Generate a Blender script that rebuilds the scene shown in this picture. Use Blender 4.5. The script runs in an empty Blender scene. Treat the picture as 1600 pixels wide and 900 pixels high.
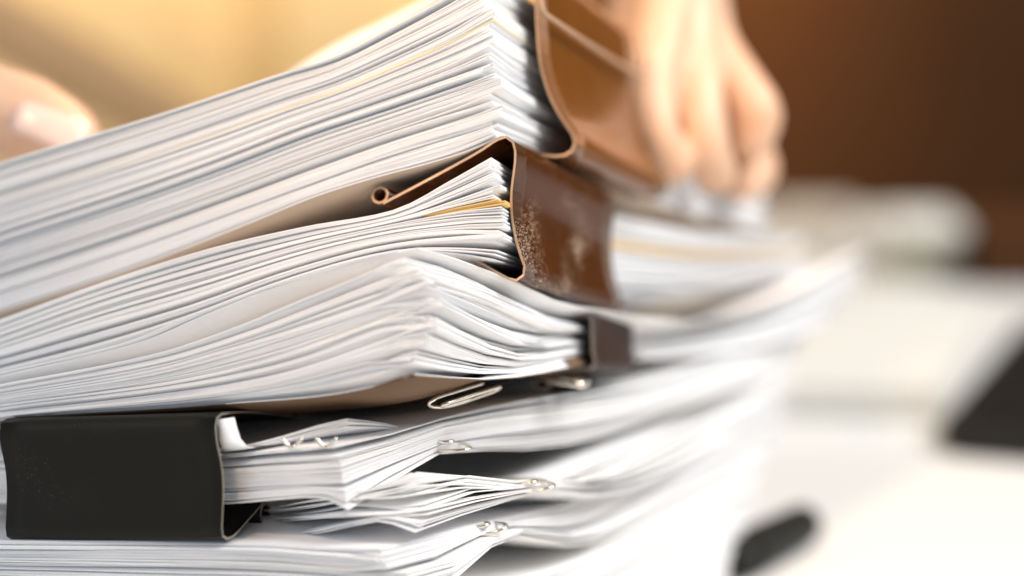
import bpy, bmesh, math, random
import numpy as np
from mathutils import Vector, Matrix

# ------------------------------------------------------------------ camera, world, lights, exposure
scene = bpy.context.scene
COL = scene.collection
W, H, FPX = 1600.0, 900.0, 2200.0
CAM_H, TILT = 0.150, math.radians(10.0)
cam_d = bpy.data.cameras.new('camera'); cam = bpy.data.objects.new('camera', cam_d); COL.objects.link(cam)
cam.location = (0, 0, CAM_H); cam.rotation_euler = (math.pi/2 - TILT, 0, 0)
cam_d.sensor_width = 36.0; cam_d.lens = 36.0*FPX/W
cam_d.clip_start = 0.01; cam_d.clip_end = 50
cam_d.dof.use_dof = True; cam_d.dof.focus_distance = 0.276; cam_d.dof.aperture_fstop = 3.2
scene.camera = cam

world = bpy.data.worlds.new('World'); scene.world = world; world.use_nodes = True
bg = world.node_tree.nodes['Background']
bg.inputs[0].default_value = (0.82, 0.84, 0.90, 1); bg.inputs[1].default_value = 0.34

def area(name, loc, target, size, power, col, shape='RECTANGLE', size_y=None):
    l = bpy.data.lights.new(name, 'AREA'); l.shape = shape; l.size = size; l.size_y = size_y or size
    l.energy = power; l.color = col
    o = bpy.data.objects.new(name, l); COL.objects.link(o); o.location = loc
    o.rotation_euler = (Vector(target)-Vector(loc)).to_track_quat('-Z', 'Y').to_euler()
    return o
area('window_light', (1.00, 0.00, 1.25), (0.15, 0.45, 0.06), 0.8, 29.0, (1.0, 0.98, 0.965), size_y=0.8)
def spot(name, loc, target, power, col, ang, blend=0.6, r=0.06):
    l = bpy.data.lights.new(name, 'SPOT'); l.energy = power; l.color = col; l.spot_size = math.radians(ang); l.spot_blend = blend; l.shadow_soft_size = r
    o = bpy.data.objects.new(name, l); COL.objects.link(o); o.location = loc
    o.rotation_euler = (Vector(target)-Vector(loc)).to_track_quat('-Z', 'Y').to_euler()
    return o
spot('warm_glow_fill', (0.10, 0.80, 0.75), (0.03, 0.33, 0.20), 26.0, (1.0, 0.60, 0.26), 22, 0.9)  # unseen warm spot added to rim the upper sheets and hand
spot('cabinet_wash_fill', (0.15, 1.30, 1.10), (0.22, 2.0, 0.33), 105.0, (1.0, 0.64, 0.30), 40, 1.0)  # unseen spot added to give the cabinet its orange gradient
area('cool_fill_light', (-1.1, -0.5, 0.7), (-0.05, 0.3, 0.08), 0.9, 4.6, (0.72, 0.85, 1.0))  # added cool fill that brightens the left paper faces
spot('warm_front_fill', (-0.28, -0.12, 0.72), (-0.02, 0.29, 0.185), 20.0, (1.0, 0.66, 0.40), 20, 1.0, 0.05)  # added spot, makes a warm pool on the top bundle; no visible source

scene.cycles.max_bounces = 8; scene.cycles.diffuse_bounces = 4; scene.cycles.glossy_bounces = 3
vs = scene.view_settings
vs.view_transform = 'Standard'; vs.look = 'None'; vs.exposure = 0.16; vs.gamma = 1.0; vs.use_curve_mapping = False

# ------------------------------------------------------------------ helpers
rng = random.Random(7)
nrg = np.random.default_rng(11)
FW = np.array((0, math.cos(TILT), -math.sin(TILT))); UP = np.array((0, math.sin(TILT), math.cos(TILT))); RT = np.array((1., 0, 0))
CP = np.array((0, 0, CAM_H))
def P(px, py, d):
    return CP + RT*((px-W/2)/FPX*d) + UP*((H/2-py)/FPX*d) + FW*d
def on_table(px, py, z=0.0):
    r = RT*((px-W/2)/FPX) + UP*((H/2-py)/FPX) + FW
    t = (z-CAM_H)/r[2]
    return CP + r*t
def V(p): return Vector((float(p[0]), float(p[1]), float(p[2])))

def tag(o, label=None, cat=None, group=None, kind=None):
    if label: o['label'] = label
    if cat: o['category'] = cat
    if group: o['group'] = group
    if kind: o['kind'] = kind
    return o
def empty(name, loc):
    o = bpy.data.objects.new(name, None); COL.objects.link(o); o.location = V(loc); o.empty_display_size = 0.01
    return o
def mesh_obj(name, verts, faces, mats, parent=None, smooth=True, mat_idx=None, smooth_idx=None):
    me = bpy.data.meshes.new(name)
    off = np.array(parent.location) if parent is not None else np.zeros(3)
    me.from_pydata((np.asarray(verts)-off).tolist(), [], faces)
    for m in (mats if isinstance(mats, (list, tuple)) else [mats]): me.materials.append(m)
    n = len(me.polygons)
    me.polygons.foreach_set('use_smooth', smooth_idx if smooth_idx is not None else [smooth]*n)
    if mat_idx is not None: me.polygons.foreach_set('material_index', mat_idx)
    me.update()
    o = bpy.data.objects.new(name, me); COL.objects.link(o)
    if parent is not None: o.parent = parent
    return o
def bm_obj(name, bm, mat, parent=None, smooth=False):
    me = bpy.data.meshes.new(name)
    if parent is not None:
        bmesh.ops.translate(bm, verts=bm.verts, vec=-Vector(parent.location))
    bmesh.ops.recalc_face_normals(bm, faces=bm.faces)
    bm.to_mesh(me); bm.free(); me.materials.append(mat)
    if smooth: me.polygons.foreach_set('use_smooth', [True]*len(me.polygons))
    o = bpy.data.objects.new(name, me); COL.objects.link(o)
    if parent is not None: o.parent = parent
    return o

def resample(pts, n, power=1.0):
    """Catmull-Rom through pts, n samples evenly by chord length."""
    p = np.asarray(pts, float); m = len(p)
    ext = np.vstack([2*p[0]-p[1], p, 2*p[-1]-p[-2]])
    seg = np.linalg.norm(np.diff(p, axis=0), axis=1); cum = np.concatenate([[0], np.cumsum(seg)])
    t = (np.linspace(0, 1, n)**power)*cum[-1]
    out = np.empty((n, 3))
    for i, tt in enumerate(t):
        k = min(max(int(np.searchsorted(cum, tt, side='right')-1), 0), m-2)
        f = (tt-cum[k])/max(seg[k], 1e-9)
        # non-uniform tangents
        def tan(j):
            a = ext[j+2]-ext[j]; la = np.linalg.norm(ext[j+1]-ext[j]); lb = np.linalg.norm(ext[j+2]-ext[j+1])
            return a/max(la+lb, 1e-9)
        m0 = tan(k)*seg[k]; m1 = tan(k+1)*seg[k]
        f2, f3 = f*f, f*f*f
        out[i] = (2*f3-3*f2+1)*p[k]+(f3-2*f2+f)*m0+(-2*f3+3*f2)*p[k+1]+(f3-f2)*m1
    return out
def smooth_noise(n, k, amp):
    c = nrg.normal(0, 1, k+3)
    x = np.linspace(0, k, n); i = np.minimum(x.astype(int), k-1); f = x-i; f = f*f*(3-2*f)
    return amp*(c[i]*(1-f)+c[i+1]*f)

def tube(name, pts, r, mat, parent=None, seg=8, n=None, closed=False, caps=True):
    p = resample(pts, n) if n else np.asarray(pts, float)
    m = len(p)
    tg = np.gradient(p, axis=0); tg /= np.linalg.norm(tg, axis=1)[:, None]+1e-12
    nrm = np.cross(tg[0], (0.13, 0.31, 0.94)); nrm /= np.linalg.norm(nrm)
    vs_, fs = [], []
    rr = np.interp(np.linspace(0, 1, m), np.linspace(0, 1, len(r)), r) if hasattr(r, '__len__') else [r]*m
    for i in range(m):
        nrm = nrm-tg[i]*np.dot(nrm, tg[i]); nrm /= np.linalg.norm(nrm)
        b = np.cross(tg[i], nrm)
        for k in range(seg):
            a = 2*math.pi*k/seg
            vs_.append(p[i]+rr[i]*(math.cos(a)*nrm+math.sin(a)*b))
    for i in range(m-1):
        for k in range(seg):
            fs.append((i*seg+k, i*seg+(k+1) % seg, (i+1)*seg+(k+1) % seg, (i+1)*seg+k))
    if caps:
        fs.append(tuple(reversed(range(seg)))); fs.append(tuple(range((m-1)*seg, m*seg)))
    return mesh_obj(name, vs_, fs, mat, parent)

def box_verts(bm, corners_bottom, h, up=Vector((0, 0, 1))):
    lo = [bm.verts.new(V(c)) for c in corners_bottom]; hi = [bm.verts.new(V(c)+up*h) for c in corners_bottom]
    n = len(lo)
    bm.faces.new(lo); bm.faces.new(list(reversed(hi)))
    for i in range(n): bm.faces.new((lo[i], hi[i], hi[(i+1) % n], lo[(i+1) % n]))

# ------------------------------------------------------------------ materials
def new_mat(name):
    m = bpy.data.materials.new(name); m.use_nodes = True
    nt = m.node_tree; b = nt.nodes['Principled BSDF']
    return m, nt, b
def N(nt, t, **kw):
    n = nt.nodes.new(t)
    for k, v in kw.items(): setattr(n, k, v)
    return n
def paper_mat(name, c0, c1, rough=0.75, fibre=0.02):
    m, nt, b = new_mat(name)
    oi = N(nt, 'ShaderNodeObjectInfo'); tc = N(nt, 'ShaderNodeTexCoord')
    mix = N(nt, 'ShaderNodeMixRGB'); mix.inputs[1].default_value = (*c0, 1); mix.inputs[2].default_value = (*c1, 1)
    nt.links.new(oi.outputs['Random'], mix.inputs[0])
    no = N(nt, 'ShaderNodeTexNoise'); no.inputs['Scale'].default_value = 900; no.inputs['Detail'].default_value = 4
    nt.links.new(tc.outputs['Object'], no.inputs['Vector'])
    hs = N(nt, 'ShaderNodeMixRGB', blend_type='MULTIPLY'); hs.inputs[0].default_value = fibre*4
    nt.links.new(mix.outputs[0], hs.inputs[1]); nt.links.new(no.outputs['Color'], hs.inputs[2])
    sep = N(nt, 'ShaderNodeMapRange'); sep.inputs[3].default_value = 1-fibre*2; sep.inputs[4].default_value = 1.0
    nt.links.new(no.outputs['Fac'], sep.inputs[0]); nt.links.new(sep.outputs[0], hs.inputs[2])
    hs.inputs[0].default_value = 1.0
    nt.links.new(hs.outputs[0], b.inputs['Base Color'])
    b.inputs['Roughness'].default_value = rough; b.inputs['Specular IOR Level'].default_value = 0.3
    bp = N(nt, 'ShaderNodeBump'); bp.inputs['Strength'].default_value = 0.08; bp.inputs['Distance'].default_value = 0.0002
    nt.links.new(no.outputs['Fac'], bp.inputs['Height']); nt.links.new(bp.outputs[0], b.inputs['Normal'])
    return m
M_PAPER = paper_mat('white_paper', (0.76, 0.77, 0.79), (0.89, 0.885, 0.87))
M_CREAM = paper_mat('cream_paper', (0.80, 0.74, 0.60), (0.85, 0.79, 0.66))
M_GREY = paper_mat('grey_paper', (0.55, 0.56, 0.60), (0.66, 0.66, 0.68))
M_MANILA = paper_mat('manila_card', (0.72, 0.47, 0.17), (0.78, 0.54, 0.22))
M_SHADE_BROWN = paper_mat('shaded_brown_sheet', (0.15, 0.092, 0.055), (0.17, 0.105, 0.06))  # brown shade under the splayed bundle, painted into its lowest sheet
M_SHADE_TAN = paper_mat('shaded_tan_sheet', (0.50, 0.40, 0.31), (0.52, 0.42, 0.33))  # shadow wedge below the topmost bundle, painted into its bottom sheet
M_YELL = paper_mat('yellow_paper', (0.78, 0.72, 0.42), (0.80, 0.76, 0.5))

def metal_paint(name, col, speck=0.0, rough=0.22, coat=0.5, spec=0.35, lo=0.46, speck_col=(0.75, 0.6, 0.45)):
    m, nt, b = new_mat(name)
    tc = N(nt, 'ShaderNodeTexCoord')
    no = N(nt, 'ShaderNodeTexNoise'); no.inputs['Scale'].default_value = 120; no.inputs['Detail'].default_value = 6
    nt.links.new(tc.outputs['Object'], no.inputs['Vector'])
    mr = N(nt, 'ShaderNodeMapRange'); mr.inputs[3].default_value = rough*0.75; mr.inputs[4].default_value = rough*1.35
    nt.links.new(no.outputs['Fac'], mr.inputs[0]); nt.links.new(mr.outputs[0], b.inputs['Roughness'])
    c1 = N(nt, 'ShaderNodeMixRGB'); c1.inputs[1].default_value = (*[x*0.85 for x in col], 1); c1.inputs[2].default_value = (*[x*1.15 for x in col], 1)
    nt.links.new(no.outputs['Fac'], c1.inputs[0])
    last = c1.outputs[0]
    if speck > 0:
        vo = N(nt, 'ShaderNodeTexVoronoi'); vo.inputs['Scale'].default_value = 2300
        nt.links.new(tc.outputs['Object'], vo.inputs['Vector'])
        n2 = N(nt, 'ShaderNodeTexNoise'); n2.inputs['Scale'].default_value = 60; n2.inputs['Detail'].default_value = 5
        nt.links.new(tc.outputs['Object'], n2.inputs['Vector'])
        lt = N(nt, 'ShaderNodeMath', operation='LESS_THAN')
        mr2 = N(nt, 'ShaderNodeMapRange'); mr2.inputs[1].default_value = lo; mr2.inputs[2].default_value = lo+0.25
        mr2.inputs[3].default_value = 0.0; mr2.inputs[4].default_value = speck
        nt.links.new(n2.outputs['Fac'], mr2.inputs[0])
        nt.links.new(vo.outputs['Distance'], lt.inputs[0]); nt.links.new(mr2.outputs[0], lt.inputs[1])
        c2 = N(nt, 'ShaderNodeMixRGB'); c2.inputs[2].default_value = (*speck_col, 1)
        nt.links.new(lt.outputs[0], c2.inputs[0]); nt.links.new(last, c2.inputs[1]); last = c2.outputs[0]
    nt.links.new(last, b.inputs['Base Color'])
    b.inputs['Specular IOR Level'].default_value = spec
    b.inputs['Coat Weight'].default_value = coat; b.inputs['Coat Roughness'].default_value = 0.05
    bp = N(nt, 'ShaderNodeBump'); bp.inputs['Strength'].default_value = 0.05; bp.inputs['Distance'].default_value = 0.0003
    nt.links.new(no.outputs['Fac'], bp.inputs['Height']); nt.links.new(bp.outputs[0], b.inputs['Normal'])
    return m
M_BLACK_WARM = metal_paint('black_lacquer_warm_tint', (0.066, 0.021, 0.005), speck=0.36, coat=0.28, spec=0.06, lo=0.43)  # black clip; the warm light on it is painted in as brown, specks are real
M_BLACK_GLOW = metal_paint('black_lacquer_glow_tint', (0.155, 0.053, 0.009), speck=0.0, coat=0.42, spec=0.1)  # black clip with the orange glow mixed into its base colour
M_BLACK_FAINT = metal_paint('black_lacquer_faint_tint', (0.026, 0.009, 0.004), rough=0.4, coat=0.0, spec=0.12)  # black clip, a weaker warm cast of light put into the colour
M_BLACK = metal_paint('black_lacquer', (0.011, 0.010, 0.007), speck=0.15, rough=0.42, coat=0.0, spec=0.14, lo=0.50, speck_col=(0.35, 0.33, 0.28))
def simple(name, col, rough=0.5, metallic=0.0, noise=0.0, scale=40, spec=0.5):
    m, nt, b = new_mat(name); b.inputs['Specular IOR Level'].default_value = spec
    b.inputs['Roughness'].default_value = rough; b.inputs['Metallic'].default_value = metallic
    tc = N(nt, 'ShaderNodeTexCoord'); no = N(nt, 'ShaderNodeTexNoise'); no.inputs['Scale'].default_value = scale; no.inputs['Detail'].default_value = 5
    nt.links.new(tc.outputs['Object'], no.inputs['Vector'])
    mx = N(nt, 'ShaderNodeMixRGB'); mx.inputs[1].default_value = (*[x*(1-noise) for x in col], 1); mx.inputs[2].default_value = (*[min(1, x*(1+noise)) for x in col], 1)
    nt.links.new(no.outputs['Fac'], mx.inputs[0]); nt.links.new(mx.outputs[0], b.inputs['Base Color'])
    return m
M_EDGE = simple('bare_cut_edge', (0.50, 0.33, 0.21), 0.45, 0.3, 0.15, 400)
M_DKEDGE = simple('worn_cut_edge', (0.30, 0.27, 0.22), 0.4, 0.4, 0.1, 400)
M_STEEL = simple('nickel_wire', (0.72, 0.68, 0.60), 0.22, 1.0, 0.05, 300)
M_TABLE = simple('white_tabletop', (0.80, 0.80, 0.775), 0.35, 0.0, 0.03, 6)
M_WALL = simple('tan_wall', (0.62, 0.42, 0.20), 0.9, 0.0, 0.08, 2)
M_CURT = simple('ochre_curtain', (0.80, 0.60, 0.33), 0.9, 0.0, 0.08, 8, 0.1)
M_WOOD = simple('dark_brown_wood', (0.072, 0.029, 0.010), 0.7, 0.0, 0.2, 5, 0.1)
M_BAR = simple('plain_brown', (0.46, 0.28, 0.13), 0.6, 0.0, 0.15, 12)
M_DEV = simple('black_plastic', (0.012, 0.012, 0.010), 0.55, 0.0, 0.1, 60, 0.25)
M_SCREEN = simple('dark_glass', (0.010, 0.010, 0.009), 0.5, 0.0, 0.1, 60, 0.2)
M_BEIGE = simple('beige_card', (0.55, 0.49, 0.40), 0.8, 0.0, 0.06, 20)
M_PALE = simple('pale_card', (0.72, 0.71, 0.66), 0.8, 0.0, 0.05, 20)
M_OLIVE = simple('olive_card', (0.30, 0.28, 0.20), 0.8, 0.0, 0.08, 20)
def skin_mat():
    m, nt, b = new_mat('skin')
    tc = N(nt, 'ShaderNodeTexCoord')
    no = N(nt, 'ShaderNodeTexNoise'); no.inputs['Scale'].default_value = 90; no.inputs['Detail'].default_value = 4
    nt.links.new(tc.outputs['Object'], no.inputs['Vector'])
    mx = N(nt, 'ShaderNodeMixRGB'); mx.inputs[1].default_value = (0.62, 0.35, 0.21, 1); mx.inputs[2].default_value = (0.80, 0.54, 0.37, 1)
    nt.links.new(no.outputs['Fac'], mx.inputs[0]); nt.links.new(mx.outputs[0], b.inputs['Base Color'])
    b.inputs['Roughness'].default_value = 0.45
    b.inputs['Subsurface Weight'].default_value = 0.0; b.inputs['Subsurface Radius'].default_value = (0.006, 0.002, 0.001); b.inputs['Subsurface Scale'].default_value = 1.0
    n2 = N(nt, 'ShaderNodeTexVoronoi'); n2.inputs['Scale'].default_value = 900
    nt.links.new(tc.outputs['Object'], n2.inputs['Vector'])
    bp = N(nt, 'ShaderNodeBump'); bp.inputs['Strength'].default_value = 0.15; bp.inputs['Distance'].default_value = 0.0004
    nt.links.new(n2.outputs['Distance'], bp.inputs['Height']); nt.links.new(bp.outputs[0], b.inputs['Normal'])
    return m
M_SKIN = skin_mat()
M_NAIL = simple('fingernail', (0.80, 0.58, 0.48), 0.15, 0.0, 0.05, 100)

# ------------------------------------------------------------------ setting: table, wall
tz = [on_table(px, 330)[1] for px in (800,)][0]
bm = bmesh.new()
box_verts(bm, [(-1.2, -0.45, -0.03), (1.3, -0.45, -0.03), (1.3, tz, -0.03), (-1.2, tz, -0.03)], 0.03)
t = bm_obj('table', bm, M_TABLE); tag(t, kind='structure')
bm = bmesh.new()
box_verts(bm, [(-2.2, 2.3, -0.8), (2.4, 2.3, -0.8), (2.4, 2.4, -0.8), (-2.2, 2.4, -0.8)], 2.8)
t = bm_obj('wall', bm, M_WALL); tag(t, kind='structure')
bm = bmesh.new()
box_verts(bm, [(-2.2, -1.0, -0.85), (2.4, -1.0, -0.85), (2.4, 2.4, -0.85), (-2.2, 2.4, -0.85)], 0.05)
t = bm_obj('floor', bm, M_WOOD); tag(t, kind='structure')

# ------------------------------------------------------------------ paper sheaves
def sheet_topology(nS, nT):
    f, sm = [], []
    idx = lambda i, j: i*nT+j
    o = nS*nT
    for i in range(nS-1):
        for j in range(nT-1):
            a, b, c, d = idx(i, j), idx(i+1, j), idx(i+1, j+1), idx(i, j+1)
            f.append((a, b, c, d)); sm.append(True)
            f.append((o+d, o+c, o+b, o+a)); sm.append(True)
    ring = [idx(i, 0) for i in range(nS)]+[idx(nS-1, j) for j in range(1, nT)]+[idx(i, nT-1) for i in range(nS-2, -1, -1)]+[idx(0, j) for j in range(nT-2, 0, -1)]
    n = len(ring)
    for k in range(n):
        a, b = ring[k], ring[(k+1) % n]
        f.append((a, o+a, o+b, b)); sm.append(False)
    return f, sm
TOPO = {}
def spaced(n, gap_p=0.16, gap=3.0, run_jit=0.15):
    """n ordered positions 0..1, in tight runs with a wider gap now and then; also a run number for each."""
    x, u, g, gi = 0.0, [], [], 0
    for i in range(n):
        u.append(x); g.append(gi)
        st = 1+rng.uniform(-run_jit, run_jit)
        if rng.random() < gap_p: st += gap*(0.3+rng.expovariate(1.3)); gi += 1
        x += st
    u = np.array(u); u = u/u[-1] if n > 1 else u
    return u, g

def sheaf(name, label, keys, ulist, th=0.00022, nS=30, nT=16, jitL=0.0004, jitR=0.0009, wave=0.00012, colour=None,
          runs=None, inset=None, lift=0.0, group='bundles of paper in the pile', cat='papers', wave_u=None, corner_curl=0.0, powS=1.25):
    """keys: list of (u, left polyline [(px,py,d)...], right polyline); the first point of both is the near corner."""
    K = []
    for u, L, R in keys:
        K.append((u, resample([P(*p) for p in L], nS, powS), resample([P(*p) for p in R], nT, 1.0)))
    us = np.array([k[0] for k in K])
    def prof(u):
        k = min(max(int(np.searchsorted(us, u, side='right')-1), 0), len(us)-2)
        f = (u-us[k])/(us[k+1]-us[k])
        return K[k][1]*(1-f)+K[k+1][1]*f, K[k][2]*(1-f)+K[k+1][2]*f
    Lm, Rm = prof(0.5*(us[0]+us[-1]))
    base = P(*keys[-1][1][0])
    root = empty(name, base)
    tag(root, label, cat, group)
    if (nS, nT) not in TOPO: TOPO[(nS, nT)] = sheet_topology(nS, nT)
    F, SM = TOPO[(nS, nT)]
    ss = np.linspace(0, 1, nS)**powS; tt = np.linspace(0, 1, nT)
    S2, T2 = np.meshgrid(ss, tt, indexing='ij')
    wgt = (S2**2+1e-6)/(S2**2+T2**2+2e-6); wgt[0, 0] = 0.5
    run_off = {}
    for i, u in enumerate(ulist):
        L, R = prof(u)
        L = L.copy(); R = R.copy()
        g = runs[i] if runs is not None else i
        if g not in run_off: run_off[g] = (rng.gauss(0, jitL), rng.gauss(0, jitR), smooth_noise(nS, 4, wave), smooth_noise(nT, 4, wave), rng.uniform(-1, 1))
        gl, gr, gwS, gwT, gc = run_off[g]
        ldir = L[3]-L[0]; ldir /= np.linalg.norm(ldir); rdir = R[3]-R[0]; rdir /= np.linalg.norm(rdir)
        gl, gr = max(-1.6*jitL, min(1.6*jitL, gl)), max(-1.4*jitR, min(1.6*jitR, gr))
        sh = rdir*(gl+rng.gauss(0, jitL*0.16))+ldir*(gr+abs(rng.gauss(0, jitR*0.3)))
        wv = (wave_u(u) if wave_u else 1.0)
        zL = (gwS+smooth_noise(nS, 7, wave*0.35))*wv; zR = (gwT+smooth_noise(nT, 5, wave*0.35))*wv
        c0 = 0.5*(zL[0]+zR[0]); zL += (c0-zL[0])*np.exp(-ss*12); zR += (c0-zR[0])*np.exp(-tt*8)
        inout = smooth_noise(nS, 4, jitL*0.35)
        XY = L[:, None, :]+R[None, :, :]-R[0][None, None, :]
        zm = (Lm[:, 2][:, None]+Rm[:, 2][None, :]-Rm[0, 2])
        oL = (L[:, 2]+zL-Lm[:, 2]); oR = (R[:, 2]+zR-Rm[:, 2])
        Z = zm+oL[:, None]*wgt+oR[None, :]*(1-wgt)
        G = XY.copy(); G[:, :, 2] = Z
        G += sh[None, None, :]*np.array((1, 1, 0.0))
        G[:, :, 0] += rdir[0]*inout[:, None]; G[:, :, 1] += rdir[1]*inout[:, None]
        if corner_curl: G[:, :, 2] += corner_curl*(0.75*gc+0.35*rng.uniform(-1, 1))*np.exp(-((S2/0.05)**2+(T2/0.12)**2))
        if lift: G[:, :, 2] += lift*u*u*(1-np.exp(-(S2/0.06)))*np.clip(T2/0.22, 0, 1)**1.3
        if inset:
            q = inset(i, u)
            if q:
                e = np.clip((ss-0.10)/0.08, 0, 1)*q; d2 = R[3]-R[0]; d2 = d2/np.linalg.norm(d2)
                G[:, :, 0] += d2[0]*e[:, None]; G[:, :, 1] += d2[1]*e[:, None]
        B = G.copy(); B[:, :, 2] -= th
        verts = np.vstack([G.reshape(-1, 3), B.reshape(-1, 3)])
        m = colour(i, u) if colour else M_PAPER
        mesh_obj('sheet', verts, F, m or M_PAPER, root, smooth_idx=SM)
    return root

OFF = -190   # how far past the left frame edge the sheets go on (px)
# --- lowest, out of frame: carries the pile down to the table
def tbl_y(d): return 450+FPX*((CAM_H/d-math.sin(TILT))/math.cos(TILT))   # pixel row where the table lies at depth d (on axis)
u, g = spaced(46, 0.2, 1.5)
sheaf('paper_bundle', 'lowest bundle of loose white sheets at the bottom edge, resting on the table',
      [(0, [(650, 925, .264), (500, 915, .266), (300, 910, .27), (0, 900, .28), (OFF, 895, .287)], [(650, 925, .264), (760, 915, .285), (900, 880, .315), (1040, 800, .355), (1206, 700, .40)]),
       (0.45, [(640, 1050, .264), (500, 1045, .266), (300, 1035, .27), (0, 1010, .28), (OFF, 1000, .287)], [(640, 1050, .264), (760, 1010, .285), (900, 960, .315), (1040, 900, .355), (1172, 815, .40)]),
       (1, [(620, 1262, .266), (500, 1258, .268), (300, 1235, .272), (0, 1195, .281), (OFF, 1170, .288)], [(620, 1262, .266), (760, 1180, .287), (900, 1085, .315), (1030, 990, .355), (1140, 900, .40)])],
      u, th=0.0006, runs=g, jitL=0.0005, jitR=0.0012, nS=22)
# --- D
u, g = spaced(48, 0.18, 3.2)
sheaf('paper_bundle', 'bundle with wavy torn-looking corner just above the bottom edge, below the black clip',
      [(0, [(582, 856, .262), (500, 856, .264), (400, 850, .266), (0, 847, .278), (OFF, 846, .285)], [(582, 856, .262), (650, 842, .271), (720, 824, .278), (775, 812, .287), (900, 780, .318), (1060, 690, .36), (1226, 632, .41)]),
       (0.4, [(592, 878, .262), (500, 874, .264), (400, 866, .266), (0, 863, .278), (OFF, 861, .285)], [(592, 878, .262), (670, 856, .271), (735, 832, .278), (785, 816, .287), (910, 800, .318), (1060, 720, .36), (1220, 660, .41)]),
       (1, [(645, 922, .263), (500, 910, .265), (350, 903, .268), (0, 895, .279), (OFF, 890, .286)], [(645, 922, .263), (720, 900, .272), (765, 858, .279), (805, 835, .288), (920, 850, .318), (1060, 780, .36), (1212, 700, .41)])],
      u, th=0.00018, runs=g, jitR=0.0012, jitL=0.0004, wave=0.00012, corner_curl=0.0012)
# --- C
u, g = spaced(22, 0.34, 2.6)
sheaf('paper_bundle', 'loosely wavy sheets pinched by the middle small paper clip at lower centre',
      [(0, [(657, 733, .266), (610, 756, .265), (560, 776, .265), (500, 786, .271), (440, 792, .284), (380, 792, .292), (0, 792, .306), (OFF, 790, .313)], [(657, 733, .266), (720, 742, .273), (780, 750, .28), (838, 756, .289), (940, 728, .312), (1060, 665, .35), (1160, 618, .39), (1246, 560, .425)]),
       (0.35, [(650, 775, .266), (600, 784, .265), (540, 783, .265), (500, 793, .271), (440, 800, .284), (380, 800, .292), (0, 802, .306), (OFF, 800, .313)], [(650, 775, .266), (710, 752, .273), (780, 756, .28), (838, 759, .289), (940, 745, .312), (1060, 690, .35), (1158, 635, .39), (1238, 585, .425)]),
       (0.7, [(655, 802, .266), (600, 806, .265), (540, 808, .265), (500, 810, .271), (440, 815, .284), (380, 815, .292), (0, 818, .306), (OFF, 816, .313)], [(655, 802, .266), (710, 790, .273), (780, 776, .28), (840, 762, .289), (940, 760, .312), (1060, 715, .35), (1155, 650, .39), (1230, 610, .425)]),
       (1, [(655, 834, .266), (600, 812, .265), (560, 818, .265), (500, 832, .271), (440, 836, .284), (380, 836, .292), (0, 838, .306), (OFF, 838, .313)], [(655, 834, .266), (700, 815, .273), (770, 796, .28), (845, 766, .289), (940, 775, .312), (1060, 735, .35), (1152, 670, .39), (1222, 635, .425)])],
      u, th=0.00026, runs=g, jitR=0.0018, jitL=0.0010, wave=0.00035, corner_curl=0.0022)
# --- B (in the black clip)
u, g = spaced(44, 0.18, 3.4)
sheaf('paper_bundle', 'bundle of sheets held in the black binder clip at lower left',
      [(0, [(533, 700, .264), (450, 703, .266), (350, 712, .2715), (0, 716, .287), (OFF, 716, .294)], [(533, 700, .264), (620, 680, .274), (700, 655, .283), (800, 633, .296), (900, 618, .312), (1010, 602, .335), (1110, 568, .36), (1190, 535, .39), (1272, 490, .425)]),
       (0.4, [(535, 735, .263), (450, 737, .266), (350, 742, .2715), (0, 744, .287), (OFF, 744, .294)], [(535, 735, .263), (620, 705, .274), (700, 673, .283), (800, 656, .296), (900, 644, .312), (1010, 620, .335), (1110, 588, .36), (1188, 555, .39), (1262, 512, .425)]),
       (0.7, [(540, 757, .263), (450, 757, .266), (350, 762, .2715), (0, 764, .287), (OFF, 764, .294)], [(540, 757, .263), (620, 722, .274), (700, 690, .283), (800, 676, .296), (900, 664, .312), (1010, 640, .335), (1110, 604, .36), (1186, 575, .39), (1254, 535, .425)]),
       (1, [(546, 792, .262), (510, 776, .264), (430, 780, .266), (350, 786, .2715), (0, 786, .287), (OFF, 786, .294)], [(546, 792, .262), (605, 754, .272), (660, 718, .279), (712, 702, .286), (800, 704, .298), (910, 690, .318), (1030, 650, .345), (1110, 622, .36), (1184, 595, .39), (1246, 560, .425)])],
      u, th=0.00018, runs=g, jitR=0.0010, jitL=0.0003, wave=0.00007, corner_curl=0.0008)
# sheets lying loose on B
sheaf('paper_bundle', 'few curled loose sheets above the white flap, right of the black clip',
      [(0, [(545, 655, .268), (500, 664, .268), (440, 682, .269), (392, 694, .27), (350, 700, .273), (200, 712, .28), (60, 716, .285)], [(545, 655, .268), (600, 660, .276), (655, 671, .283), (720, 660, .292), (800, 632, .305)]),
       (1, [(548, 668, .268), (500, 678, .268), (440, 690, .269), (392, 698, .27), (350, 703, .273), (200, 714, .28), (60, 718, .285)], [(548, 668, .268), (600, 668, .276), (655, 675, .283), (720, 664, .292), (800, 636, .305)])],
      np.linspace(0, 1, 5), th=0.00020, nS=24, nT=10, jitR=0.0008, jitL=0.0005)

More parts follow.
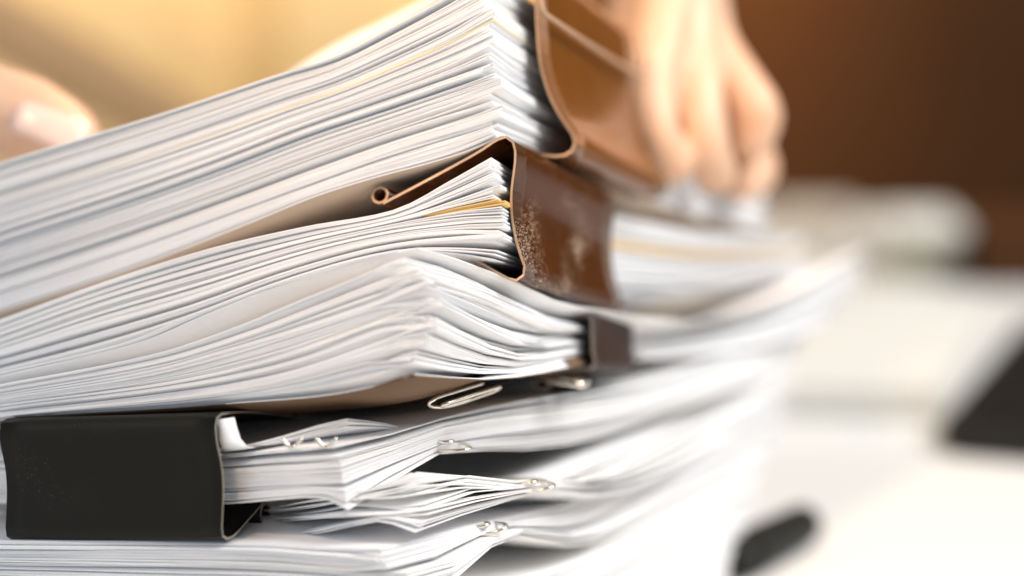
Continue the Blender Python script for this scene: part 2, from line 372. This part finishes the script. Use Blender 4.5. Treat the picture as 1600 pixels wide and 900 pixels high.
# --- N (thick loose bundle with the big splayed corner)
u, g = spaced(132, 0.15, 4.4)
u = np.concatenate([[0, 0.012, 0.024], 0.10+0.90*u]); g = [900, 900, 901]+g
sheaf('paper_bundle', 'thick splayed bundle with crumpled near corner, under the speckled clip',
      [(0, [(648, 379, .264), (560, 405, .266), (450, 437, .269), (330, 484, .272), (220, 530, .276), (0, 584, .283), (OFF, 628, .29)],
           [(648, 379, .264), (720, 402, .274), (800, 438, .284), (870, 472, .295), (925, 482, .308), (1010, 496, .33), (1120, 496, .36), (1240, 452, .395), (1350, 388, .43)]),
       (0.045, [(648, 392, .264), (560, 418, .266), (450, 452, .269), (330, 496, .272), (220, 540, .276), (0, 590, .283), (OFF, 632, .29)],
           [(648, 392, .264), (720, 414, .274), (800, 448, .284), (865, 478, .295), (915, 484, .308), (1005, 499, .33), (1120, 500, .36), (1240, 458, .395), (1350, 396, .43)]),
       (0.10, [(646, 412, .264), (600, 424, .264), (500, 463, .267), (380, 512, .27), (250, 554, .274), (0, 602, .283), (OFF, 640, .29)],
           [(646, 412, .264), (720, 430, .274), (790, 458, .284), (850, 490, .295), (893, 502, .308), (950, 512, .335), (1070, 512, .36), (1215, 474, .395), (1345, 412, .43)]),
       (0.40, [(684, 452, .262), (630, 466, .263), (500, 508, .266), (380, 545, .27), (250, 580, .274), (0, 622, .283), (OFF, 655, .29)],
           [(684, 452, .262), (750, 478, .274), (805, 503, .284), (852, 518, .295), (895, 520, .308), (952, 526, .335), (1070, 524, .36), (1215, 494, .395), (1335, 436, .43)]),
       (0.65, [(684, 492, .262), (640, 498, .263), (500, 550, .266), (380, 582, .27), (250, 605, .274), (0, 637, .283), (OFF, 667, .29)],
           [(684, 492, .262), (745, 526, .274), (800, 548, .284), (850, 550, .295), (896, 540, .308), (954, 540, .335), (1070, 536, .36), (1212, 508, .395), (1322, 456, .43)]),
       (0.86, [(664, 532, .262), (600, 546, .263), (450, 592, .266), (350, 612, .27), (250, 624, .274), (0, 648, .283), (OFF, 674, .29)],
           [(664, 532, .262), (735, 558, .274), (795, 570, .284), (850, 565, .295), (897, 555, .308), (955, 552, .335), (1070, 546, .36), (1208, 522, .395), (1308, 474, .43)]),
       (1, [(630, 598, .262), (560, 608, .263), (480, 620, .266), (350, 630, .27), (250, 638, .274), (0, 655, .283), (OFF, 678, .29)],
           [(630, 598, .262), (720, 600, .274), (790, 592, .284), (850, 580, .295), (898, 569, .308), (956, 564, .335), (1070, 556, .36), (1205, 535, .395), (1295, 495, .43)])],
      u, th=0.00019, runs=g, jitR=0.0016, jitL=0.00055, wave=0.00006, corner_curl=0.0020, nS=34, nT=22, lift=0.008,
      colour=lambda i, u: M_SHADE_BROWN if u > 0.995 else None)  # last sheet carries the painted shade
# --- M (in the speckled clip)
u1, g1 = spaced(38, 0.20, 3.0); u2, g2 = spaced(38, 0.13, 2.4)
u = np.concatenate([0.42*u1, [0.432, 0.440, 0.450, 0.458, 0.466, 0.474, 0.484, 0.494, 0.505], 0.52+0.38*u2, [0.955, 0.97, 1.0]])
g = g1+[699, 699, 700, 700, 701, 701, 702, 702, 702]+[100+x for x in g2]+[800, 801, 802]
def m_left(c, pts): return [(*c, .274)]+pts
sheaf('paper_bundle', 'bundle with a manila folder inside, gripped by the speckled binder clip',
      [(0, [(768, 246, .275), (700, 284, .276), (620, 326, .277), (480, 353, .279), (330, 388, .282), (160, 441, .286), (0, 499, .29), (OFF, 565, .295)],
           [(768, 246, .275), (818, 276, .295), (905, 318, .328), (1090, 362, .372), (1255, 372, .42)]),
       (0.42, [(778, 298, .275), (700, 322, .276), (610, 346, .277), (480, 374, .279), (330, 414, .282), (160, 465, .286), (0, 522, .29), (OFF, 585, .295)],
           [(778, 298, .275), (822, 322, .295), (908, 360, .328), (1090, 390, .372), (1255, 388, .42)]),
       (0.50, [(788, 326, .275), (720, 333, .276), (610, 352, .277), (480, 381, .279), (330, 424, .282), (160, 474, .286), (0, 530, .29), (OFF, 592, .295)],
           [(788, 326, .275), (828, 350, .295), (912, 382, .328), (1090, 405, .372), (1258, 396, .42)]),
       (0.52, [(788, 338, .275), (720, 340, .276), (610, 355, .277), (480, 384, .279), (330, 428, .282), (160, 477, .286), (0, 533, .29), (OFF, 594, .295)],
           [(788, 338, .275), (828, 357, .295), (914, 388, .328), (1090, 410, .372), (1258, 399, .42)]),
       (0.90, [(784, 376, .275), (720, 377, .276), (640, 383, .277), (560, 398, .278), (430, 437, .280), (300, 486, .283), (160, 528, .286), (0, 570, .29), (OFF, 615, .295)],
           [(784, 376, .275), (835, 400, .295), (925, 440, .328), (1090, 450, .372), (1262, 420, .42)]),
       (1, [(768, 403, .275), (720, 396, .276), (640, 392, .277), (560, 404, .278), (430, 443, .280), (300, 492, .283), (160, 538, .286), (0, 578, .29), (OFF, 622, .295)],
           [(768, 403, .275), (832, 423, .295), (930, 458, .328), (1090, 462, .372), (1262, 430, .42)])],
      u, th=0.00023, runs=g, jitR=0.0006, jitL=0.00035, wave=0.00004, corner_curl=0.0004, nS=32, nT=16,
      inset=lambda i, u: 0.007 if 0.445 < u < 0.48 else 0,
      colour=lambda i, u: M_MANILA if 0.445 < u < 0.48 else None)
# --- T (top)
u, g = spaced(168, 0.11, 3.6)
cr = {14: M_CREAM, 15: M_CREAM, 36: M_CREAM, 48: M_YELL, 49: M_CREAM, 50: M_CREAM, 82: M_GREY, 83: M_GREY, 111: M_GREY, 167: M_SHADE_TAN}
sheaf('paper_bundle', 'thick topmost bundle slanting up to the top binder clip',
      [(0, [(765, -45, .278), (700, -2, .279), (620, 42, .281), (530, 88, .283), (450, 113, .286), (340, 150, .289), (230, 186, .292), (0, 256, .30), (OFF, 316, .308)],
           [(765, -45, .278), (812, -14, .298), (940, 72, .345), (1060, 170, .385), (1140, 245, .42)]),
       (0.5, [(768, 100, .278), (700, 127, .279), (600, 162, .281), (480, 202, .284), (340, 256, .288), (180, 312, .293), (0, 370, .30), (OFF, 432, .308)],
           [(768, 100, .278), (822, 138, .298), (955, 200, .345), (1085, 262, .385), (1180, 295, .42)]),
       (0.9, [(782, 196, .281), (740, 211, .2815), (670, 232, .282), (600, 254, .283), (500, 290, .285), (400, 326, .288), (200, 398, .294), (0, 464, .30), (OFF, 522, .308)],
           [(782, 196, .281), (840, 222, .298), (978, 286, .345), (1106, 330, .385), (1205, 352, .42)]),
       (1, [(792, 215, .281), (740, 236, .282), (670, 257, .2825), (600, 275, .2835), (500, 306, .285), (400, 347, .288), (200, 424, .294), (0, 489, .30), (OFF, 546, .308)],
           [(792, 215, .281), (846, 234, .298), (985, 300, .345), (1110, 342, .385), (1212, 360, .42)])],
      u, th=0.00019, runs=g, jitR=0.0011, jitL=0.0004, wave=0.00004, corner_curl=0.0006, nS=32, nT=14,
      colour=lambda i, u: cr.get(i))
# --- sheets bulging up behind the top edge of T
sheaf('paper_bundle', 'blurred white sheets arching up behind the top edge of the topmost bundle',
      [(0, [(800, -95, .325), (720, -25, .322), (640, 26, .319), (550, 72, .317), (480, 106, .316), (430, 136, .318), (380, 172, .322)], [(800, -95, .325), (812, -108, .335), (826, -118, .347), (845, -122, .36)]),
       (1, [(800, -75, .325), (720, -12, .322), (640, 36, .319), (550, 82, .317), (480, 114, .316), (430, 144, .318), (380, 180, .322)], [(800, -75, .325), (812, -88, .335), (826, -98, .347), (845, -102, .36)])],
      np.linspace(0, 1, 7), nS=20, nT=8, jitR=0.0008, jitL=0.0004)

# ------------------------------------------------------------------ binder clips
LIPS = {}   # the lip that carries each clip's wire handle
def binder_clip(name, label, near, vec, mat, edge, th=0.0005, n=44, far_scale=1.0, group='binder clips', lip_r=0.0019, tubes=(True, True), nv=10):
    sec = resample([P(*p) for p in near], n)
    vec = np.asarray(vec, float)
    cen = sec.mean(axis=0)
    root = empty(name, sec[-1]); tag(root, label, 'binder clip', group)
    tg = np.gradient(sec, axis=0); tg /= np.linalg.norm(tg, axis=1)[:, None]
    vd = vec/np.linalg.norm(vec)
    nr = np.cross(tg, vd); nr /= np.linalg.norm(nr, axis=1)[:, None]
    # point the normals outward of the C
    if np.dot(nr[n//2], sec[n//2]-0.5*(sec[0]+sec[-1])) < 0: nr = -nr
    vs_, fs, mi, sm = [], [], [], []
    for k in range(nv):
        f = k/(nv-1); sc = 1+(far_scale-1)*f
        o = (sec-cen)*sc+cen+vec*f
        vs_ += list(o); vs_ += list(o-nr*th)
    s2 = 2*n
    for k in range(nv-1):
        for i in range(n-1):
            a = k*s2+i; fs.append((a, a+1, a+1+s2, a+s2)); mi.append(0); sm.append(True)
            a = k*s2+n+i; fs.append((a+s2, a+1+s2, a+1, a)); mi.append(0); sm.append(True)
        for e in (0, n-1):
            a = k*s2+e; fs.append((a, a+n, a+n+s2, a+s2)); mi.append(1); sm.append(False)
    for k in (0, nv-1):
        for i in range(n-1):
            a = k*s2+i; fs.append((a, a+1, a+1+n, a+n)); mi.append(1); sm.append(False)
    body = mesh_obj('body', vs_, fs, [mat, edge], root, mat_idx=mi, smooth_idx=sm)
    for e, on in ((0, tubes[0]), (n-1, tubes[1])):
        if not on: continue
        inward = nr[e]
        c = sec[e]+inward*lip_r*0.9
        ring_o, ring_i = [], []
        S = 18; tv, tf, tm = [], [], []
        for k, f in enumerate((0.0, 1.0)):
            for r in (lip_r, lip_r*0.72):
                for q in range(S):
                    a = 2*math.pi*q/S
                    tv.append(c+vec*f+r*(math.cos(a)*nr[e]+math.sin(a)*tg[e]))
        for q in range(S):
            q2 = (q+1) % S
            tf.append((q, q2, 2*S+q2, 2*S+q)); tm.append(0)
            tf.append((S+q2, S+q, 3*S+q, 3*S+q2)); tm.append(0)
            tf.append((q, S+q, S+q2, q2)); tm.append(1)
            tf.append((2*S+q, 2*S+q2, 3*S+q2, 3*S+q)); tm.append(1)
        LIPS[root.name] = mesh_obj('rolled_lip', tv, tf, [mat, edge], root, mat_idx=tm)
    return root, sec, nr, tg, vec
def wire_handle(root, a, b, out, mat, r=0.0009, w=0.35):
    """trapezoid wire loop: legs at a and b, loop end displaced by out."""
    a, b, out = map(np.asarray, (a, b, out)); m = (a+b)/2
    e1 = m+out+(a-m)*w; e2 = m+out+(b-m)*w
    pts = [a, a+(e1-a)*0.5, a+(e1-a)*0.9, e1+out*0.06+(b-a)*0.03, e2+out*0.06-(b-a)*0.03, b+(e2-b)*0.9, b+(e2-b)*0.5, b]
    o = tube('wire_handle', pts, r, mat, root, seg=8, n=60)
    if root.name in LIPS: o.parent = LIPS[root.name]   # pivots in the rolled lip
    return o

vec2 = (P(950, 314, .326)-P(804, 218, .279)+P(979, 474, .326)-P(819, 432, .279))/2
r2 = binder_clip('binder_clip', 'glossy black binder clip, warm light painted in as brown, with pale specks on its back, in the centre',
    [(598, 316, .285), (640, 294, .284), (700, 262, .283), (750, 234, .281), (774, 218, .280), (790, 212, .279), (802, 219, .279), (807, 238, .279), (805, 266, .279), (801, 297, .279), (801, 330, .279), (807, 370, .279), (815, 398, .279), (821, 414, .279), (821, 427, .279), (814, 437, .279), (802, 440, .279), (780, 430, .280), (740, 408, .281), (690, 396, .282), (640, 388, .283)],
    vec2, M_BLACK_WARM, M_EDGE, tubes=(True, False))
vec1 = (P(1042, 296, .348)-P(896, 228, .296))
r1 = binder_clip('binder_clip', 'glossy black binder clip, orange glow painted into its colour, on the topmost bundle, held by the blurred hand',
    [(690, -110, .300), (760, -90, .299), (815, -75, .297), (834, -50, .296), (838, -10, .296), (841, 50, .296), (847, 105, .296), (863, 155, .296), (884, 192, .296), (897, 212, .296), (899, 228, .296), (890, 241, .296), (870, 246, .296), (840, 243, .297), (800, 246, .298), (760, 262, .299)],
    vec1, M_BLACK_GLOW, M_EDGE, tubes=(True, False))
wire_handle(r1[0], P(838, -70, .295), P(838, -70, .295)+vec1*1.06, P(846, 14, .2935)-P(838, -70, .295), M_EDGE, r=0.0006, w=1.0)
vec3 = (P(989, 537, .335)-P(927, 533, .307))
r3 = binder_clip('binder_clip', 'black binder clip, faint warm light painted in as dark brown, at the far right end of the splayed bundle',
    [(850, 494, .311), (890, 489, .309), (915, 489, .308), (925, 496, .307), (927, 520, .307), (928, 550, .307), (931, 568, .307), (926, 577, .307), (905, 580, .308), (870, 582, .309), (845, 586, .31)],
    vec3, M_BLACK_FAINT, M_DKEDGE, n=34)
wire_handle(r3[0], P(838, 588, .307), P(850, 584, .315), P(908, 598, .301)-P(844, 586, .31), M_STEEL, r=0.0009, w=0.9)
vecB = (P(5, 752, .279)-P(342, 748, .2655))
rB = binder_clip('binder_clip', 'matt black binder clip facing the camera at lower left',
    [(472, 652, .296), (430, 645, .287), (385, 642, .277), (352, 644, .2685), (341, 648, .266), (336, 660, .2655), (338, 690, .2655), (345, 725, .2655), (348, 760, .2655), (347, 800, .2655), (346, 832, .2655), (350, 843, .2658), (362, 842, .268), (385, 818, .275), (412, 787, .283)],
    vecB, M_BLACK, M_DKEDGE, lip_r=0.0026)
# bent white flap beside the black clip
fl = []
for i, (a, b) in enumerate([((332, 655, .2675), (366, 652, .2672)), ((336, 672, .2672), (370, 668, .267)), ((342, 690, .267), (376, 686, .2668)), ((348, 700, .267), (386, 697, .2668)), ((350, 705, .269), (400, 699, .2685)), ((352, 706, .274), (440, 694, .273))]):
    fl.append((P(*a), P(*b)))
vv, ff = [], []
for a, b in fl: vv += [a, (a+b)/2+np.array((0, -0.0004, 0)), b]
vv += [v+np.array((0, 0.0003, -0.0001)) for v in vv]
k = 3*len(fl)
for i in range(len(fl)-1):
    for j in range(2):
        q = (i*3+j, i*3+j+1, i*3+j+4, i*3+j+3); ff.append(q); ff.append(tuple(k+x for x in reversed(q)))
for i in range(len(fl)-1):
    ff.append((i*3, i*3+3, k+i*3+3, k+i*3)); ff.append((i*3+2, k+i*3+2, k+i*3+5, i*3+5))
ff.append((0, k, k+1, 1)); ff.append((1, k+1, k+2, 2))
fo = mesh_obj('paper_flap', vv, ff, M_PAPER); tag(fo, 'small bent white paper flap squeezed out beside the black binder clip', 'paper')

# ------------------------------------------------------------------ paper clips (wire)
def paper_clip(label, tip, inner, side, L=0.026, w=0.0064, r=0.0004):
    """tip: the loop end that shows; inner: direction into the paper; side: across."""
    tip = np.asarray(tip); a = np.asarray(inner, float); a /= np.linalg.norm(a); s = np.asarray(side, float); s -= a*np.dot(a, s); s /= np.linalg.norm(s)
    z = np.cross(a, s)*0.0009
    def q(x, y, k): return tip+a*x*L+s*y*w+z*k
    pts = [q(.75, -.35, 1), q(.3, -.38, 1), q(.08, -.3, 1), q(.0, 0, .6), q(.08, .35, 0), q(.3, .4, -1), q(.85, .4, -1), q(.97, .2, -1), q(1, 0, -1), q(.97, -.3, -1), q(.85, -.5, -1), q(.3, -.52, -1), q(.14, -.5, -1), q(.10, -.35, -1), q(.16, .0, -1), q(.3, .2, -1), q(.6, .2, -1)]
    o = tube('paper_clip', pts, r, M_STEEL, None, seg=8, n=90)
    tag(o, label, 'paper clip', 'small wire paper clips'); return o
into = P(560, 720, .30)-P(720, 700, .286)
across = P(760, 690, .30)-P(712, 700, .286)
paper_clip('small steel paper clip on the bundle tip, highest of the lower three', P(734, 697, .282), into+np.array((0, 0, .004)), across)
paper_clip('small steel paper clip at the tip of the wavy sheets, middle of the lower three', P(864, 756, .286), P(700, 765, .30)-P(856, 757, .287), P(880, 740, .30)-P(850, 757, .287))
paper_clip('small steel paper clip nearest the bottom edge', P(790, 820, .281), P(640, 840, .295)-P(781, 816, .283), P(810, 800, .295)-P(781, 816, .283))
paper_clip('steel clip loop hanging in the shadow under the splayed bundle', P(672, 634, .276), P(760, 606, .286)-P(672, 634, .276), P(690, 640, .288)-P(672, 634, .276), L=0.018, w=0.004)
for px, which in ((456, 'left'), (510, 'right')):
    c = [P(px-16+32*t, 684+14*math.sin(math.pi*t), .2645) for t in np.linspace(0, 1, 12)]
    o = tube('wire_loop', c, 0.0004, M_STEEL); tag(o, f'tiny wire arc under the curled loose sheets, {which} one of two', 'wire', 'small wire arcs')

# ------------------------------------------------------------------ hands
def hand(name, label, chains, nails, voxel=0.0011):
    """chains: lists of (point, radius); a union of tapered limbs, remeshed into one continuous surface."""
    bm = bmesh.new()
    for ch in chains:
        pts = resample([c[0] for c in ch], max(6, 6*len(ch)))
        # radii along the same chord parameter
        base = np.array([c[0] for c in ch]); cl = np.concatenate([[0], np.cumsum(np.linalg.norm(np.diff(base, axis=0), axis=1))]); cl /= cl[-1]
        rr = np.interp(np.linspace(0, 1, len(pts)), cl, [c[1] for c in ch])
        for p, r in zip(pts, rr):
            m = Matrix.Translation(V(p))
            bmesh.ops.create_icosphere(bm, subdivisions=2, radius=float(r), matrix=m)
    o = bm_obj(name, bm, M_SKIN, None, smooth=True)
    rm = o.modifiers.new('remesh', 'REMESH'); rm.mode = 'VOXEL'; rm.voxel_size = voxel; rm.use_smooth_shade = True
    sm = o.modifiers.new('smooth', 'SMOOTH'); sm.factor = 0.5; sm.iterations = 4
    tag(o, label, 'hand', 'hands holding the pile')
    for (c, ax, up, ln, wd) in nails:
        c = np.asarray(c); ax = np.asarray(ax, float); ax /= np.linalg.norm(ax); up = np.asarray(up, float); up -= ax*np.dot(ax, up); up /= np.linalg.norm(up); sd = np.cross(ax, up)
        vs_, fs = [], []; A, B = 9, 9
        for i in range(A):
            for j in range(B):
                x, y = i/(A-1)*2-1, j/(B-1)*2-1
                hw = wd*(1-0.22*abs(x)**4)
                vs_.append(c+ax*x*ln+sd*y*hw+up*(-0.9*wd*(y*y)*0.55-0.10*ln*x*x))
        for i in range(A-1):
            for j in range(B-1): fs.append((i*B+j, i*B+j+1, (i+1)*B+j+1, (i+1)*B+j))
        nl = mesh_obj('fingernail', vs_, fs, M_NAIL, None); nl.parent = o
        so = nl.modifiers.new('thickness', 'SOLIDIFY'); so.thickness = 0.0006
    return o
# right-hand side: comes down from above, fingers closing on the far end of the top bundle
hand('hand', 'blurred hand reaching down from above and gripping the top bundle beside its binder clip',
     [[(P(960, -720, .60), .030), (P(1000, -480, .53), .026), (P(1040, -300, .46), .022), (P(1055, -200, .43), .0190)],           # forearm, wrist
      [(P(1045, -210, .42), .016), (P(1040, -110, .400), .0120), (P(1046, -40, .388), .0096)],                                      # palm
      [(P(1065, -210, .42), .016), (P(1066, -110, .405), .0120), (P(1072, -40, .392), .0098)],
      [(P(1080, -210, .425), .015), (P(1085, -110, .412), .0105), (P(1085, -30, .400), .0095)],
      [(P(1046, -40, .388), .0096), (P(1030, 60, .372), .0082), (P(1014, 135, .362), .0076), (P(1020, 205, .356), .0070), (P(1050, 255, .358), .0058)],
      [(P(1072, -40, .392), .0098), (P(1078, 70, .380), .0084), (P(1088, 150, .371), .0077), (P(1096, 220, .366), .0073), (P(1116, 268, .370), .0060)],
      [(P(1082, -30, .400), .0095), (P(1106, 66, .392), .0082), (P(1144, 124, .385), .0076), (P(1180, 180, .380), .0074), (P(1176, 214, .380), .0062)],
      [(P(1085, -20, .412), .0092), (P(1112, 110, .410), .0078), (P(1142, 205, .402), .0072), (P(1180, 262, .395), .0070), (P(1158, 284, .386), .0058)],
      [(P(1050, -160, .425), .0135), (P(1010, -30, .420), .0105), (P(995, 60, .412), .0092), (P(975, 130, .405), .0080)]],           # thumb, on the far side
     [])
# left-hand side: only the thumb shows, pressing on the top bundle
hand('hand', 'blurred thumb with a pale shiny nail resting on the topmost bundle at far left',
     [[(P(-900, 40, .48), .030), (P(-620, 60, .43), .026), (P(-480, 90, .40), .022)],
      [(P(-480, 60, .40), .019), (P(-330, 120, .37), .016), (P(-230, 170, .36), .0125)],
      [(P(-480, 130, .41), .018), (P(-360, 200, .40), .015), (P(-260, 260, .39), .0115)],
      [(P(-380, 80, .385), .0150), (P(-220, 104, .355), .0135), (P(-120, 132, .346), .0115), (P(-40, 158, .340), .0112), (P(38, 184, .336), .0108), (P(96, 206, .333), .0086), (P(118, 214, .333), .0062)],
      [(P(-250, 190, .365), .0115), (P(-210, 320, .37), .0098), (P(-230, 430, .36), .0088), (P(-215, 520, .345), .0075)],
      [(P(-280, 220, .385), .0115), (P(-250, 350, .39), .0098), (P(-260, 450, .38), .0088), (P(-240, 540, .365), .0075)],
      [(P(-300, 240, .395), .0110), (P(-280, 360, .41), .0094), (P(-290, 450, .40), .0085), (P(-270, 540, .385), .0073)],
      [(P(-330, 240, .405), .0100), (P(-310, 360, .425), .0084), (P(-310, 430, .42), .0075), (P(-300, 500, .41), .0066)]],
     [(P(84, 182, .3245), P(150, 212, .3265)-P(20, 160, .3255), -FW*0.75+UP*0.66, .0088, .0062)])

# ------------------------------------------------------------------ things on the table
# black marker
pa = on_table(1262, 815, .0066); pb = on_table(1085, 905, .0066); pb = pa+(pb-pa)/np.linalg.norm(pb-pa)*0.044
mk = empty('marker_pen', (pa+pb)/2-np.array((0, 0, .0066))); tag(mk, 'short black marker pen lying on the white table behind the fanned sheets', 'pen')
ax = (pb-pa)/np.linalg.norm(pb-pa)
tube('cap', [pa, pa+ax*.0006, pa+ax*.003, pa+ax*.035, pa+ax*.0352], [.0040, .0052, .0060, .0066, .0066], M_DEV, mk, seg=24)
tube('barrel', [pa+ax*.0353, pa+ax*.036, pa+ax*.040, pa+ax*.0435, pa+ax*.044], [.0056, .0060, .0060, .0054, .0042], M_DEV, mk, seg=24)
# white paper block lying behind
f0, f1 = on_table(1120, 655), on_table(1462, 662)
ur = f1-f0; ur /= np.linalg.norm(ur); back = on_table(1590, 462)-f1; back = back/np.linalg.norm(back)*0.20
pad = empty('paper_block', f1); tag(pad, 'low white block of paper lying on the table left of the black tablet', 'paper block')
for k in range(7):
    bm = bmesh.new(); j = np.array((rng.uniform(-.001, .001), rng.uniform(-.001, .001), .002*k))
    box_verts(bm, [f0+j, f1+j, f1+back+j, f0+back+j], .0018); bm_obj('pad_layer', bm, M_PALE, pad)
# tablet
c0 = on_table(1456, 711); dirx = on_table(1600, 724)-c0; dirx /= np.linalg.norm(dirx)
diry = on_table(1612, 505)-on_table(1466, 690); diry[2] = 0; diry /= np.linalg.norm(diry)
tb = empty('tablet', c0); tag(tb, 'black tablet with rounded corner on the white table at right edge', 'tablet')
def rounded(o, ux, uy, lx, ly, r, n=6):
    pts = []
    for cx, cy, a0 in ((lx-r, ly-r, 0), (r, ly-r, 90), (r, r, 180), (lx-r, r, 270)):
        for q in range(n+1):
            a = math.radians(a0+90*q/n); pts.append(o+ux*(cx+r*math.cos(a))+uy*(cy+r*math.sin(a)))
    return pts
bm = bmesh.new(); box_verts(bm, rounded(c0, dirx, diry, .17, .235, .014), .011); o = bm_obj('case', bm, M_DEV, tb)
bv = o.modifiers.new('bevel', 'BEVEL'); bv.width = .003; bv.segments = 3
bm = bmesh.new(); box_verts(bm, rounded(c0+dirx*.009+diry*.012+np.array((0, 0, .0112)), dirx, diry, .152, .21, .006), .0006); bm_obj('screen', bm, M_SCREEN, tb)
# far things
def far_box(name, label, cat, x0, x1, ybase, hgt, depth, mat, lid=None):
    a, b = on_table(x0, ybase), on_table(x1, ybase)
    e = empty(name, a); tag(e, label, cat, 'blurred things at the back of the table')
    bk = np.array((0.02, depth, 0))
    h = hgt*(np.linalg.norm(a-CP))/FPX
    bm = bmesh.new(); box_verts(bm, [a, b, b+bk, a+bk], h*0.8); o = bm_obj('block', bm, mat, e); m = o.modifiers.new('bevel', 'BEVEL'); m.width = .004; m.segments = 2
    bm = bmesh.new(); ex = np.array((.003, 0, 0)); ey = np.array((0, .003, 0))
    box_verts(bm, [a-ex-ey+np.array((0, 0, h*.8)), b+ex-ey+np.array((0, 0, h*.8)), b+bk+ex+ey+np.array((0, 0, h*.8)), a+bk-ex+ey+np.array((0, 0, h*.8))], h*.2); o = bm_obj('cover', bm, lid or mat, e)
    return e
far_box('storage_box', 'blurred beige box right of the gripping hand at the table back', 'box', 1205, 1320, 398, 62, .08, M_BEIGE)
far_box('storage_box', 'blurred pale box with olive front at the table back', 'box', 1400, 1500, 438, 80, .10, M_OLIVE, M_PALE)
far_box('storage_box', 'blurred dark brown box at the table back near right edge', 'box', 1530, 1720, 452, 85, .12, M_WOOD)

# ------------------------------------------------------------------ background
# dark brown cabinet on the right, with panels
cab = empty('cabinet', (0.10, 2.0, -0.8)); tag(cab, 'large dark brown wooden cabinet filling the background at right', 'cabinet')
bm = bmesh.new(); box_verts(bm, [(0.10, 2.0, -0.8), (2.1, 2.0, -0.8), (2.1, 2.28, -0.8), (0.10, 2.28, -0.8)], 1.9); bm_obj('carcass', bm, M_WOOD, cab)
for k in range(3):
    x0 = 0.13+k*0.66
    bm = bmesh.new(); box_verts(bm, [(x0, 1.98, -0.75), (x0+.63, 1.98, -0.75), (x0+.63, 1.998, -0.75), (x0, 1.998, -0.75)], 1.8); d = bm_obj('door', bm, M_WOOD, cab)
# curtain on the left
nx, nz = 160, 2
vv, ff = [], []
for i in range(nx+1):
    x = -1.9+i*(2.0/nx); y = 2.16+0.06*math.sin(x*11+0.6)+0.025*math.sin(x*27+1)
    for j in range(nz+1): vv.append((x, y+0.01*j, -0.78+j*1.2))
for i in range(nx):
    for j in range(nz): a = i*(nz+1)+j; ff.append((a, a+nz+1, a+nz+2, a+1))
cu = mesh_obj('curtain', vv, ff, M_CURT); tag(cu, 'blurred ochre curtain in folds filling the background at left', 'curtain')
so = cu.modifiers.new('thickness', 'SOLIDIFY'); so.thickness = .004
# slanting brown bar
a, b = P(-260, -90, .75), P(330, 235, .75)
rl = empty('slanted_bar', (a+b)/2); tag(rl, 'blurred brown bar slanting behind the thumb', 'chair rail')
tube('bar', [a, (a*2+b)/3+np.array((0, 0, .004)), (a+2*b)/3+np.array((0, 0, .003)), b], [.016, .019, .019, .016], M_BAR, rl, seg=16, n=20)
wash = area('wall_wash_light', (-0.5, 1.45, 1.0), (-0.35, 2.2, 0.25), 0.3, 15.0, (1.0, 0.80, 0.52))  # unseen warm light added to brighten curtain and wall
